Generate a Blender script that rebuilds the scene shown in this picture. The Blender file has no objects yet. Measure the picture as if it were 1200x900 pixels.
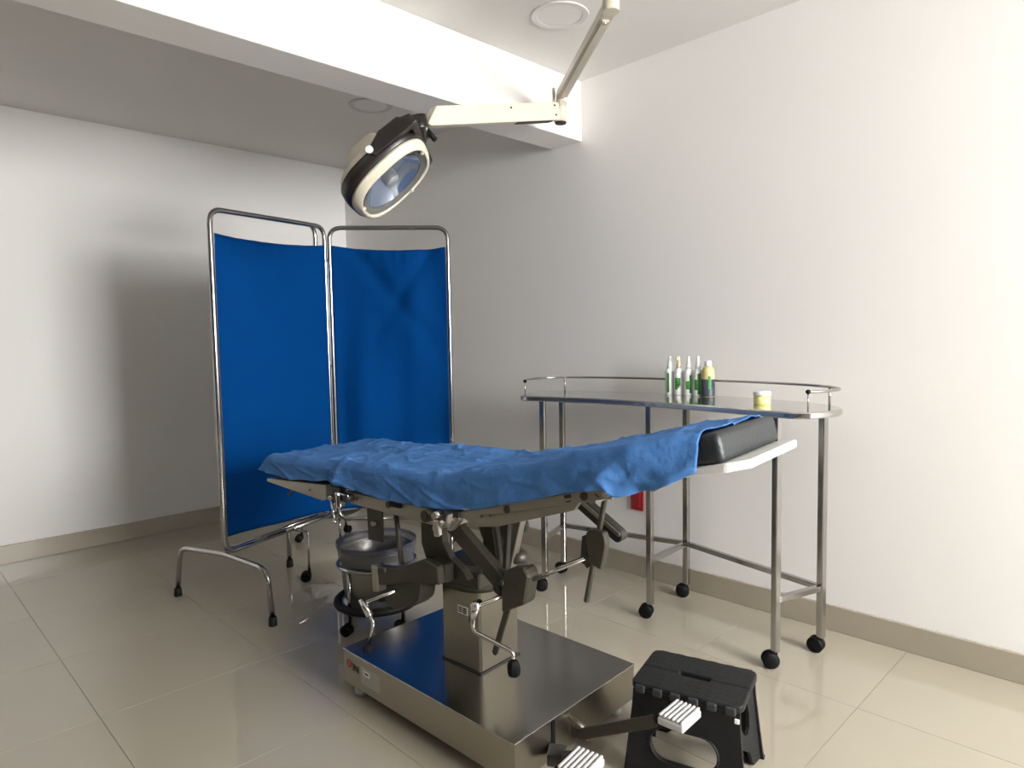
import bpy, bmesh, math, random
from mathutils import Vector, Matrix, noise
random.seed(4)
SC = bpy.context.scene
COL = SC.collection
# ------------------------------------------------------------------ camera
cam_d = bpy.data.cameras.new('camera'); cam = bpy.data.objects.new('camera', cam_d); COL.objects.link(cam)
cam_d.sensor_width = 36.0; cam_d.lens = 23.59; cam_d.clip_start = 0.05
def _cv(px, py):
    return Vector((px - 600.0, 450.0 - py, -786.315)).normalized()
_X = _cv(1400, 384); _Y = _cv(-176, 412); _Z = _X.cross(_Y).normalized(); _Y = _Z.cross(_X)
cam.matrix_world = Matrix((( _X.x, _X.y, _X.z, 0), (_Y.x, _Y.y, _Y.z, 0), (_Z.x, _Z.y, _Z.z, 1.25), (0, 0, 0, 1)))
SC.camera = cam
# ------------------------------------------------------------------ light and exposure
SC.view_settings.view_transform = 'Standard'; SC.view_settings.look = 'None'
SC.view_settings.gamma = 1.0; SC.view_settings.use_curve_mapping = False
SC.view_settings.exposure = 0.14
W = bpy.data.worlds.new('sky'); SC.world = W; W.use_nodes = True
bgn = W.node_tree.nodes['Background']; bgn.inputs[0].default_value = (0.80, 0.90, 1.0, 1); bgn.inputs[1].default_value = 1.6
def area(name, loc, rot, sx, sy, power, colr):
    l = bpy.data.lights.new(name, 'AREA'); l.shape = 'RECTANGLE'; l.size = sx; l.size_y = sy; l.energy = power; l.color = colr
    o = bpy.data.objects.new(name, l); COL.objects.link(o); o.location = loc; o.rotation_euler = rot; return o
# daylight standing just outside the window
area('daylight_main', (1.85, -3.30, 1.85), (math.radians(90), 0, 0), 1.75, 1.30, 440, (1.0, 0.985, 0.965))

# ------------------------------------------------------------------ materials
def mat(name, colr, rough=0.5, metal=0.0, noise_scale=0, var=0.06, bump=0.0, bump_scale=60, spec=0.5, coat=0.0,
        trans=0.0, alpha=1.0, stretch=None, emis=None, rough_var=0.0, aniso=0.0):
    m = bpy.data.materials.new(name); m.use_nodes = True
    nt = m.node_tree; b = nt.nodes['Principled BSDF']
    c = (*colr, 1)
    b.inputs['Base Color'].default_value = c; b.inputs['Roughness'].default_value = rough; b.inputs['Metallic'].default_value = metal
    b.inputs['Specular IOR Level'].default_value = spec; b.inputs['Coat Weight'].default_value = coat
    b.inputs['Transmission Weight'].default_value = trans; b.inputs['Alpha'].default_value = alpha
    if aniso: b.inputs['Anisotropic'].default_value = aniso
    tc = nt.nodes.new('ShaderNodeTexCoord'); mp = nt.nodes.new('ShaderNodeMapping')
    nt.links.new(tc.outputs['Object'], mp.inputs[0])
    if stretch: mp.inputs['Scale'].default_value = stretch
    ns = nt.nodes.new('ShaderNodeTexNoise'); ns.inputs['Scale'].default_value = noise_scale or 8; ns.inputs['Detail'].default_value = 4
    nt.links.new(mp.outputs[0], ns.inputs['Vector'])
    mx = nt.nodes.new('ShaderNodeMix'); mx.data_type = 'RGBA'
    mx.inputs[6].default_value = tuple(max(0, x * (1 - var)) for x in colr) + (1,)
    mx.inputs[7].default_value = tuple(min(1, x * (1 + var)) for x in colr) + (1,)
    nt.links.new(ns.outputs['Fac'], mx.inputs[0]); nt.links.new(mx.outputs[2], b.inputs['Base Color'])
    if rough_var:
        mr = nt.nodes.new('ShaderNodeMapRange'); mr.inputs[3].default_value = rough - rough_var; mr.inputs[4].default_value = rough + rough_var
        nt.links.new(ns.outputs['Fac'], mr.inputs[0]); nt.links.new(mr.outputs[0], b.inputs['Roughness'])
    if bump:
        n2 = nt.nodes.new('ShaderNodeTexNoise'); n2.inputs['Scale'].default_value = bump_scale; n2.inputs['Detail'].default_value = 3
        nt.links.new(mp.outputs[0], n2.inputs['Vector'])
        bp = nt.nodes.new('ShaderNodeBump'); bp.inputs['Strength'].default_value = bump; bp.inputs['Distance'].default_value = 0.01
        nt.links.new(n2.outputs['Fac'], bp.inputs['Height']); nt.links.new(bp.outputs[0], b.inputs['Normal'])
    if emis:
        b.inputs['Emission Color'].default_value = (*emis[:3], 1); b.inputs['Emission Strength'].default_value = emis[3]
    return m
M = dict(
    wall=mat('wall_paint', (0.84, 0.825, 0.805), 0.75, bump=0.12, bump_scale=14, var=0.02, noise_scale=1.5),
    wall_grey=mat('grey_wall_paint', (0.06, 0.06, 0.062), 0.8, var=0.02, noise_scale=1.5),  # dark grey made up for the unseen left wall, holds back bounced light
    wall_bounce_cut2=mat('mid_grey_wall_paint', (0.28, 0.28, 0.28), 0.8, var=0.02, noise_scale=1.5),  # mid grey invented for the unseen window wall to lower the fill light
    ceil=mat('ceiling_paint', (0.70, 0.685, 0.665), 0.85, var=0.015, noise_scale=1.5),
    beam=mat('beam_paint', (0.83, 0.80, 0.77), 0.8, var=0.015),
    tile=mat('floor_tile', (0.37, 0.335, 0.265), 0.035, var=0.05, noise_scale=2.2, spec=0.75, rough_var=0.01),
    grout=mat('tile_joint', (0.26, 0.235, 0.19), 0.7),
    base=mat('baseboard_tile', (0.36, 0.32, 0.25), 0.25, var=0.06, noise_scale=4),
    chrome=mat('chrome', (0.62, 0.61, 0.60), 0.12, 1.0, var=0.02),
    tubec=mat('chrome_tube', (0.44, 0.43, 0.42), 0.16, 1.0, var=0.02),
    steel=mat('brushed_steel', (0.34, 0.315, 0.265), 0.30, 1.0, var=0.03, noise_scale=3),
    steel_top=mat('brushed_steel_top', (0.38, 0.37, 0.35), 0.20, 1.0, var=0.04, noise_scale=4, rough_var=0.03),
    steel_col=mat('brushed_steel_column', (0.30, 0.275, 0.225), 0.36, 1.0, var=0.03, noise_scale=3),
    table_steel=mat('table_top_steel', (0.60, 0.59, 0.57), 0.13, 1.0, var=0.05, noise_scale=10, stretch=(1, 8, 1)),
    frame=mat('frame_steel', (0.35, 0.33, 0.28), 0.38, 0.9, var=0.12, noise_scale=14, rough_var=0.08),
    cast=mat('olive_grey_casting', (0.055, 0.050, 0.038), 0.42, 0.4, var=0.10, noise_scale=18, bump=0.1),
    dark=mat('dark_steel', (0.035, 0.033, 0.030), 0.45, 0.3, var=0.2),
    black=mat('black_plastic', (0.004, 0.004, 0.005), 0.5, spec=0.15, var=0.2),
    rubber=mat('black_rubber', (0.006, 0.006, 0.007), 0.6, spec=0.3, var=0.2),
    stool=mat('stool_plastic', (0.006, 0.007, 0.008), 0.50, spec=0.35, var=0.2, noise_scale=30, bump=0.25, bump_scale=220),
    stoolpad=mat('stool_grip', (0.018, 0.021, 0.023), 0.7, var=0.15),
    vinyl=mat('black_vinyl', (0.016, 0.020, 0.022), 0.45, var=0.2, noise_scale=20, bump=0.2, bump_scale=140),
    curtain=mat('blue_curtain', (0.0, 0.037, 0.160), 0.85, var=0.06, noise_scale=5, bump=0.05, bump_scale=300, spec=0.05),
    drape=mat('blue_drape', (0.055, 0.165, 0.410), 0.8, var=0.08, noise_scale=40, bump=0.25, bump_scale=70, spec=0.25),
    cream=mat('cream_enamel', (0.62, 0.57, 0.46), 0.32, var=0.03),
    cream2=mat('cream_shell', (0.64, 0.60, 0.48), 0.35, var=0.03),
    armg=mat('arm_enamel', (0.52, 0.48, 0.40), 0.35, var=0.04),
    brown=mat('dark_brown_band', (0.010, 0.007, 0.006), 0.38, var=0.2),
    glass=mat('lamp_glass', (0.25, 0.32, 0.42), 0.03, 0, alpha=0.22, spec=0.8),
    mirror=mat('lamp_reflector', (0.46, 0.53, 0.66), 0.09, 1.0, var=0.1, noise_scale=4),
    ringgrey=mat('lens_ring', (0.12, 0.12, 0.11), 0.4),
    white=mat('white_plastic', (0.80, 0.80, 0.78), 0.35, var=0.02),
    pedal=mat('pedal_grip', (0.50, 0.50, 0.50), 0.45, var=0.05),
    bucket=mat('dull_steel', (0.26, 0.25, 0.225), 0.33, 1.0, var=0.04, noise_scale=4),
    bag=mat('plastic_bag', (0.13, 0.13, 0.15), 0.25, 0, alpha=0.45, spec=0.7, bump=0.5, bump_scale=25),
    bagblue=mat('bag_rim', (0.06, 0.065, 0.12), 0.35, 0, alpha=0.60, bump=0.4, bump_scale=40),
    bottle=mat('bottle_white', (0.80, 0.82, 0.80), 0.35, var=0.02),
    green=mat('green_label', (0.035, 0.22, 0.035), 0.5, var=0.35, noise_scale=90),
    beige=mat('beige_nozzle', (0.62, 0.54, 0.38), 0.4),
    amber=mat('translucent_yellow_bottle', (0.62, 0.52, 0.24), 0.3, var=0.05),
    navy=mat('dark_label', (0.035, 0.045, 0.065), 0.45, var=0.2, noise_scale=60),
    jar=mat('yellow_jar', (0.78, 0.72, 0.28), 0.35, var=0.03),
    red=mat('red_plate', (0.32, 0.006, 0.010), 0.4, var=0.1),
    redlogo=mat('red_print', (0.45, 0.03, 0.02), 0.5, var=0.1),
    ink=mat('black_print', (0.02, 0.02, 0.02), 0.5),
    sticker=mat('silver_sticker', (0.42, 0.41, 0.38), 0.5, 0.3, var=0.08, noise_scale=60),
    diffuser=mat('light_diffuser', (0.70, 0.68, 0.67), 0.5, var=0.01),
    lring=mat('light_ring', (0.62, 0.60, 0.59), 0.4),
    lring2=mat('light_ring_shaded', (0.50, 0.49, 0.48), 0.4),  # darker copy of the ring colour, shade beyond the beam painted in
    pane=mat('window_glass', (0.9, 0.95, 1.0), 0.0, trans=1.0, alpha=0.15),
    winframe=mat('window_frame', (0.75, 0.75, 0.74), 0.4),
)
# ------------------------------------------------------------------ mesh helpers
def fillet(pts, r, n=6):
    pts = [Vector(p) for p in pts]; out = [pts[0]]
    for i in range(1, len(pts) - 1):
        a, b, c = pts[i - 1], pts[i], pts[i + 1]
        d1 = (a - b); d2 = (c - b); rr = min(r, d1.length * 0.49, d2.length * 0.49)
        p1 = b + d1.normalized() * rr; p2 = b + d2.normalized() * rr
        for k in range(n + 1):
            t = k / n; out.append(p1 * (1 - t) ** 2 + b * 2 * t * (1 - t) + p2 * t * t)
    out.append(pts[-1]); return out
class MB:
    def __init__(s): s.bm = bmesh.new()
    def face(s, vs, smooth=False):
        try:
            f = s.bm.faces.new(vs); f.smooth = smooth; return f
        except ValueError: return None
    def box(s, c, size, rot=None, bev=0.0, seg=2):
        tmp = bmesh.new(); bmesh.ops.create_cube(tmp, size=1.0)
        for v in tmp.verts: v.co = Vector((v.co.x * size[0], v.co.y * size[1], v.co.z * size[2]))
        if bev: bmesh.ops.bevel(tmp, geom=tmp.edges[:], offset=bev, segments=seg, affect='EDGES', profile=0.5)
        mt = Matrix.Translation(Vector(c)) @ (rot.to_4x4() if rot else Matrix.Identity(4))
        s._merge(tmp, mt); return s
    def _merge(s, tmp, mt, smooth=None):
        mp = {v: s.bm.verts.new(mt @ v.co) for v in tmp.verts}
        for f in tmp.faces:
            g = s.face([mp[v] for v in f.verts], f.smooth if smooth is None else smooth)
        tmp.free()
    def bar(s, a, b, w, h, up=(0, 0, 1), bev=0.0):
        a = Vector(a); b = Vector(b); d = b - a; z = d.normalized(); up = Vector(up)
        if abs(z.dot(up)) > 0.98: up = Vector((1, 0, 0))
        x = up.cross(z).normalized(); y = z.cross(x)
        rot = Matrix((x, y, z)).transposed()
        return s.box((a + b) / 2, (w, h, d.length), rot, bev)
    def tube(s, pts, r, n=12, closed=False, cap=True, rad=None):
        pts = [Vector(p) for p in pts]; N = len(pts); rings = []
        t0 = (pts[1] - pts[0]).normalized(); u = Vector((0, 0, 1))
        if abs(u.dot(t0)) > 0.9: u = Vector((1, 0, 0))
        u = (u - t0 * u.dot(t0)).normalized()
        for i, p in enumerate(pts):
            if closed: t = (pts[(i + 1) % N] - pts[i - 1]).normalized()
            else: t = (pts[min(i + 1, N - 1)] - pts[max(i - 1, 0)]).normalized()
            u = (u - t * u.dot(t)).normalized(); w = t.cross(u); rr = rad[i] if rad else r
            rings.append([s.bm.verts.new(p + (u * math.cos(2 * math.pi * k / n) + w * math.sin(2 * math.pi * k / n)) * rr) for k in range(n)])
        for i in range(N if closed else N - 1):
            a = rings[i]; b = rings[(i + 1) % N]
            for k in range(n): s.face([a[k], a[(k + 1) % n], b[(k + 1) % n], b[k]], True)
        if cap and not closed: s.face(rings[0][::-1]); s.face(rings[-1])
        return s
    def cyl(s, a, b, r, n=16, r2=None):
        a = Vector(a); b = Vector(b); d = (b - a).normalized(); u = Vector((0, 0, 1)) if abs(d.z) < 0.9 else Vector((1, 0, 0))
        u = (u - d * u.dot(d)).normalized(); w = d.cross(u); r2 = r if r2 is None else r2
        A = [s.bm.verts.new(a + (u * math.cos(2 * math.pi * k / n) + w * math.sin(2 * math.pi * k / n)) * r) for k in range(n)]
        B = [s.bm.verts.new(b + (u * math.cos(2 * math.pi * k / n) + w * math.sin(2 * math.pi * k / n)) * r2) for k in range(n)]
        for k in range(n): s.face([A[k], A[(k + 1) % n], B[(k + 1) % n], B[k]], True)
        s.face(A[::-1]); s.face(B); return s
    def lathe(s, prof, c=(0, 0, 0), n=28, frame=None, sx=1.0, sy=1.0, sup=2.0, smooth=True):
        """prof = [(r,z)...]; sup > 2 squares the outline"""
        c = Vector(c); F = frame or Matrix.Identity(3); rings = []
        for r, z in prof:
            if r < 1e-6: rings.append([s.bm.verts.new(c + F @ Vector((0, 0, z)))]); continue
            ring = []
            for k in range(n):
                a = 2 * math.pi * (k + 0.5) / n; ca, sa = math.cos(a), math.sin(a)
                q = (abs(ca) ** sup + abs(sa) ** sup) ** (-1 / sup)
                ring.append(s.bm.verts.new(c + F @ Vector((r * sx * ca * q, r * sy * sa * q, z))))
            rings.append(ring)
        for a, b in zip(rings[:-1], rings[1:]):
            if len(a) == 1 and len(b) == 1: continue
            for k in range(n):
                k2 = (k + 1) % n
                if len(a) == 1: s.face([a[0], b[k2], b[k]], smooth)
                elif len(b) == 1: s.face([a[k], a[k2], b[0]], smooth)
                else: s.face([a[k], a[k2], b[k2], b[k]], smooth)
        return s
    def prism(s, poly, f0, f1, bev=0.0):
        """poly: 2D points; f0,f1 map a 2D point to 3D for both caps"""
        tmp = bmesh.new()
        A = [tmp.verts.new(Vector(f0(*p))) for p in poly]; B = [tmp.verts.new(Vector(f1(*p))) for p in poly]; n = len(poly)
        for k in range(n): tmp.faces.new([A[k], A[(k + 1) % n], B[(k + 1) % n], B[k]])
        tmp.faces.new(A[::-1]); tmp.faces.new(B)
        if bev:
            bmesh.ops.recalc_face_normals(tmp, faces=tmp.faces[:])
            bmesh.ops.bevel(tmp, geom=tmp.edges[:], offset=bev, segments=1, affect='EDGES')
        s._merge(tmp, Matrix.Identity(4)); return s
    def holed(s, outer, holes, f0, f1):
        """plate with holes: two triangulated caps plus walls"""
        tmp = bmesh.new(); loops = [outer] + holes; V0 = []
        es = []
        for lp in loops:
            vs = [tmp.verts.new((p[0], p[1], 0)) for p in lp]; V0.append(vs)
            for k in range(len(vs)): es.append(tmp.edges.new((vs[k], vs[(k + 1) % len(vs)])))
        bmesh.ops.triangle_fill(tmp, edges=es, use_beauty=True)
        A = {v: s.bm.verts.new(Vector(f0(v.co.x, v.co.y))) for v in tmp.verts}
        B = {v: s.bm.verts.new(Vector(f1(v.co.x, v.co.y))) for v in tmp.verts}
        for f in tmp.faces:
            s.face([A[v] for v in f.verts][::-1]); s.face([B[v] for v in f.verts])
        for vs in V0:
            for k in range(len(vs)):
                a, b = vs[k], vs[(k + 1) % len(vs)]; s.face([A[a], A[b], B[b], B[a]])
        tmp.free(); return s
    def grid(s, fn, nu, nv, smooth=True):
        vs = [[s.bm.verts.new(Vector(fn(i / nu, j / nv))) for j in range(nv + 1)] for i in range(nu + 1)]
        for i in range(nu):
            for j in range(nv): s.face([vs[i][j], vs[i + 1][j], vs[i + 1][j + 1], vs[i][j + 1]], smooth)
        return s
    def build(s, name, m, parent=None, world=False, label=None, recalc=True):
        if recalc: bmesh.ops.recalc_face_normals(s.bm, faces=s.bm.faces[:])
        if world and parent:
            p = parent
            while p.parent: p = p.parent
            mi = Matrix.LocRotScale(p.location, p.rotation_euler, None).inverted()
            bmesh.ops.transform(s.bm, matrix=mi, verts=s.bm.verts[:])
        me = bpy.data.meshes.new(name); s.bm.to_mesh(me); s.bm.free()
        me.materials.append(M[m] if isinstance(m, str) else m)
        o = bpy.data.objects.new(name, me); COL.objects.link(o)
        if parent: o.parent = parent
        if label: o['label'] = label
        return o
def thing(name, label, cat, loc=(0, 0, 0), rz=0.0, group=None):
    o = bpy.data.objects.new(name, None); o.empty_display_size = 0.1; COL.objects.link(o)
    o.location = loc; o.rotation_euler = (0, 0, rz); o['label'] = label; o['category'] = cat
    if group: o['group'] = group
    return o
def struct(o, label, cat=None):
    o['kind'] = 'structure'; o['label'] = label; o['category'] = cat or o.name.split('_')[0]; return o
def textobj(name, txt, size, m, parent, matrix, ext=0.0004, label=None):
    cu = bpy.data.curves.new(name, 'FONT'); cu.body = txt; cu.size = size; cu.extrude = ext; cu.align_x = 'CENTER'; cu.align_y = 'CENTER'
    t = bpy.data.objects.new(name + '_tmp', cu); COL.objects.link(t)
    dg = bpy.context.evaluated_depsgraph_get(); me = bpy.data.meshes.new_from_object(t.evaluated_get(dg))
    bpy.data.objects.remove(t); me.transform(matrix); me.materials.clear(); me.materials.append(M[m])
    o = bpy.data.objects.new(name, me); COL.objects.link(o); o.parent = parent
    if label: o['label'] = label
    return o

# ------------------------------------------------------------------ setting
XW, YF, YN, XL, ZC = 2.897, 4.82, -3.2, -2.4, 2.635
T = 0.12
def wall_with_hole(name, label, m, axis, pos, out, a0, a1, hole):
    mb = MB(); z1 = ZC
    outer = [(a0, 0), (a1, 0), (a1, z1), (a0, z1)]
    if axis == 'y': f0 = lambda a, z: (a, pos, z); f1 = lambda a, z: (a, pos + out, z)
    else: f0 = lambda a, z: (pos, a, z); f1 = lambda a, z: (pos + out, a, z)
    if hole:
        h = [(hole[0], hole[2]), (hole[1], hole[2]), (hole[1], hole[3]), (hole[0], hole[3])]
        mb.holed(outer, [h], f0, f1)
    else: mb.prism(outer, f0, f1)
    return struct(mb.build(name, m), label, 'wall')
wall_with_hole('wall_right', 'pale grey plastered wall behind the curved instrument table', 'wall', 'x', XW, T, YN - T, YF + T, None)
wall_with_hole('wall_back', 'far pale grey wall behind the blue folding screen', 'wall', 'y', YF, T, XL - T, XW, None)
wall_with_hole('wall_front', 'wall with the large window behind the viewer, its grey chosen to cut bounce light', 'wall_bounce_cut2', 'y', YN, -T, XL - T, XW, (0.95, 2.75, 1.15, 2.55))
wall_with_hole('wall_left', 'left wall outside the view, its dark grey chosen to cut bounce light', 'wall_grey', 'x', XL, -T, YN, YF, None)
struct(MB().box(((XL + XW) / 2, (YF + YN) / 2, ZC + 0.06), (XW - XL + 0.3, YF - YN + 0.3, 0.12)).build('ceiling', 'ceil'), 'plain pale ceiling', 'ceiling')
struct(MB().box(((XL + XW) / 2, 2.479, (ZC + 2.318) / 2), (XW - XL, 0.216, ZC - 2.318), bev=0.003, seg=1).build('trim_1', 'beam'), 'deep white ceiling beam crossing above the folding screen', 'beam')
fl = struct(MB().box(((XL + XW) / 2, (YF + YN) / 2, -0.052), (XW - XL, YF - YN, 0.10)).build('floor', 'grout'), 'glossy cream tiled floor', 'floor')
# polished tiles, one object each
TS = 0.6; px0, py0 = 1.13 % TS, 1.35 % TS; cache = {}
def tile_mesh(w, h):
    key = (round(w, 3), round(h, 3))
    if key not in cache:
        b = MB(); b.box((0, 0, -0.001), (w - 0.0016, h - 0.0016, 0.002), bev=0.0004, seg=1)
        o = b.build('tile', 'tile', fl); cache[key] = o.data; return o
    o = bpy.data.objects.new('tile', cache[key]); COL.objects.link(o); o.parent = fl; return o
xs = [XL] + [px0 + TS * k for k in range(-6, 8) if XL + 0.02 < px0 + TS * k < XW - 0.02] + [XW]
ys = [YN] + [py0 + TS * k for k in range(-9, 12) if YN + 0.02 < py0 + TS * k < YF - 0.02] + [YF]
for i in range(len(xs) - 1):
    for j in range(len(ys) - 1):
        o = tile_mesh(xs[i + 1] - xs[i], ys[j + 1] - ys[j]); o.location = ((xs[i] + xs[i + 1]) / 2, (ys[j] + ys[j + 1]) / 2, 0)
# baseboards
for nm, c, sz, lb in (('baseboard_right', (XW - 0.006, (YF + YN) / 2, 0.054), (0.012, YF - YN, 0.108), 'beige tile baseboard along the wall behind the instrument table'),
                      ('baseboard_back', ((XL + XW) / 2 - 0.01, YF - 0.006, 0.054), (XW - XL - 0.03, 0.012, 0.108), 'beige tile baseboard along the far wall behind the folding screen'),
                      ('baseboard_left', (XL + 0.006, (YF + YN) / 2, 0.054), (0.012, YF - YN - 0.04, 0.108), 'beige tile baseboard along the left wall'),
                      ('baseboard_front', ((XL + XW) / 2, YN + 0.006, 0.054), (XW - XL - 0.05, 0.012, 0.108), 'beige tile baseboard under the large window')):
    struct(MB().box(c, sz, bev=0.002, seg=1).build(nm, 'base'), lb, 'baseboard')
# window behind the viewer
def window(name, lb, axis, pos, a0, a1, z0, z1):
    f = MB(); mid = (a0 + a1) / 2
    P = (lambda a, z: (a, pos, z)) if axis == 'y' else (lambda a, z: (pos, a, z))
    def S(w, h): return (w, 0.05, h) if axis == 'y' else (0.05, w, h)
    for z in (z0 + 0.02, z1 - 0.02): f.box(P(mid, z), S(a1 - a0, 0.04))
    for a in (a0 + 0.02, mid, a1 - 0.02): f.box(P(a, (z0 + z1) / 2), S(0.04, z1 - z0 - 0.08))
    o = struct(f.build(name, 'winframe'), lb, 'window')
    for s in (0, 1):
        aa = (a0 + 0.04, mid - 0.02) if s == 0 else (mid + 0.02, a1 - 0.04)
        MB().box(P(sum(aa) / 2, (z0 + z1) / 2), (aa[1] - aa[0], 0.005, z1 - z0 - 0.08) if axis == 'y' else (0.005, aa[1] - aa[0], z1 - z0 - 0.08)).build('pane', 'pane', o)
window('window_1', 'white framed window behind the viewer', 'y', YN - 0.06, 0.95, 2.75, 1.15, 2.55)

# ------------------------------------------------------------------ round ceiling lights
def downlight(x, y, label, ringm):
    t = thing('ceiling_light', label, 'light', (x, y, ZC), group='round flush ceiling lights')
    MB().lathe([(0.096, -0.003), (0.099, -0.0045), (0.120, -0.0065), (0.124, -0.0055), (0.125, -0.0005), (0.096, -0.0005), (0.096, -0.003)], n=64, smooth=False).build('ring', ringm, t)
    MB().lathe([(0.0, -0.003), (0.0955, -0.003), (0.0955, -0.0006), (0, -0.0006)], n=64, smooth=False).build('diffuser', 'diffuser', t)
downlight(2.253, 1.958, 'round white flush ceiling light in front of the beam, near the lamp arm', 'lring')
downlight(2.256, 3.435, 'round flush ceiling light beyond the beam, in the shaded part above the screen', 'lring2')

# ------------------------------------------------------------------ red wall plate
rp = thing('wall_outlet', 'small dark red outlet plate on the wall behind the instrument table legs', 'outlet', (XW - 0.001, 2.019, 0.345))
MB().box((-0.006, 0, 0.064), (0.010, 0.078, 0.122), bev=0.003).build('cover_plate', 'red', rp)
MB().box((-0.0125, 0, 0.064), (0.004, 0.045, 0.082), bev=0.001, seg=1).build('socket', 'red', rp)

# ------------------------------------------------------------------ instrument table (crescent)
def spline(pts, n=8, closed=False):
    P = [Vector(p) for p in pts]; out = []; N = len(P)
    for i in range(N if closed else N - 1):
        if closed: a, b, c, d = P[i - 1], P[i], P[(i + 1) % N], P[(i + 2) % N]
        else: a, b, c, d = P[max(i - 1, 0)], P[i], P[i + 1], P[min(i + 2, N - 1)]
        for k in range(n):
            t = k / n; out.append(0.5 * (2 * b + (c - a) * t + (2 * a - 5 * b + 4 * c - d) * t * t + (3 * b - a - 3 * c + d) * t ** 3))
    if not closed: out.append(P[-1])
    return out
YC = 1.66
it = thing('instrument_table', 'crescent shaped stainless instrument table on square legs with casters against the wall', 'table', (2.6, YC, 0))
backp = [(2.335, YC + 0.655), (2.48, YC + 0.745), (2.63, YC + 0.745), (2.755, YC + 0.60), (2.825, YC + 0.33), (2.848, YC), (2.825, YC - 0.33), (2.755, YC - 0.60), (2.63, YC - 0.745), (2.50, YC - 0.755), (2.405, YC - 0.715)]
frontp = [(2.405, YC - 0.715), (2.372, YC - 0.66), (2.385, YC - 0.56), (2.42, YC - 0.30), (2.435, YC), (2.41, YC + 0.30), (2.345, YC + 0.58), (2.335, YC + 0.655)]
bk = spline([(x, y, 0) for x, y in backp], 6); fr = spline([(x, y, 0) for x, y in frontp], 5)
outl = [(p.x, p.y) for p in bk] + [(p.x, p.y) for p in fr[1:-1]]
tt = MB(); tt.prism(outl, lambda x, y: (x, y, 0.950), lambda x, y: (x, y, 0.975), bev=0.005)
top = tt.build('tabletop', 'table_steel', it, world=True)
# low raised border standing at the back edge
rp_ = [(x, y, 1.046) for x, y in backp]
rail = spline([(2.352, YC + 0.64, 1.046), (2.48, YC + 0.732, 1.046), (2.63, YC + 0.732, 1.046), (2.745, YC + 0.59, 1.046), (2.812, YC + 0.33, 1.046), (2.834, YC, 1.046),
               (2.812, YC - 0.33, 1.046), (2.745, YC - 0.59, 1.046), (2.63, YC - 0.732, 1.046), (2.51, YC - 0.742, 1.046), (2.425, YC - 0.70, 1.046)], 8)
MB().tube(rail, 0.0055, 10).build('guard_rail', 'tubec', it, world=True)
for e in (0, -1): MB().lathe([(0, -0.009), (0.007, -0.006), (0.0095, 0), (0.007, 0.006), (0, 0.009)], c=rail[e], n=14).build('rail_end_cap', 'black', it, world=True)
for k in (0, 20, 40, 60, 80):
    p = rail[k]; MB().cyl((p.x, p.y, 0.975), (p.x, p.y, 1.045), 0.0045 if k not in (0, 80) else 0.0025, 10).build('rail_post', 'tubec', it, world=True)
legs = {'fl': (2.399, 2.228, 0.42), 'rl': (2.647, 2.32, 0.3), 'fm': (2.476, 1.663, 0.05), 'rm': (2.800, 1.675, 0.05), 'fr': (2.414, 1.066, -0.35), 'rr': (2.650, 0.99, -0.3)}
def caster(parent, x, y, zt, ang, r=0.031):
    ca, sa = math.cos(ang), math.sin(ang); off = 0.018
    cx, cy = x + ca * off, y + sa * off
    c = MB(); c.cyl((x, y, zt - 0.025), (x, y, zt), 0.008, 10)
    c.box((x + ca * off * 0.4, y + sa * off * 0.4, zt - 0.028), (0.034, 0.030, 0.012), Matrix.Rotation(ang, 3, 'Z'), 0.004)
    o = c.build('caster', 'black', parent, world=True)
    w = MB(); ax = Vector((-sa, ca, 0))
    F = Matrix((Vector((ca, sa, 0)), Vector((0, 0, 1)), -ax)).transposed()
    for s in (-1, 1):
        w.lathe([(0, -0.010), (r * 0.72, -0.009), (r, -0.004), (r, 0.005), (r * 0.8, 0.009), (0, 0.009)], c=Vector((cx, cy, r)) + ax * 0.0125 * s, n=24, frame=F)
    w.build('wheel', 'black', o, world=True)
    return o
for k, (x, y, a) in legs.items():
    l = MB(); l.box((x, y, (0.062 + 0.951) / 2), (0.027, 0.027, 0.889), Matrix.Rotation(a, 3, 'Z'), 0.003, 1)
    lo = l.build('leg', 'tubec', it, world=True); caster(lo, x, y, 0.070, 2.1 + 0.5 * math.sin(x * 9))
ZS = 0.262
def st(a, b, z=ZS, w=0.022):
    a = legs[a]; b = legs[b]; A = Vector((a[0], a[1], z)); B = Vector((b[0], b[1], z)); d = (B - A).normalized() * 0.0135
    MB().bar(A + d, B - d, w, w, bev=0.002).build('stretcher', 'tubec', it, world=True)
st('fl', 'rl'); st('fm', 'rm'); st('fr', 'rr'); st('rl', 'rm'); st('rm', 'rr')

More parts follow.
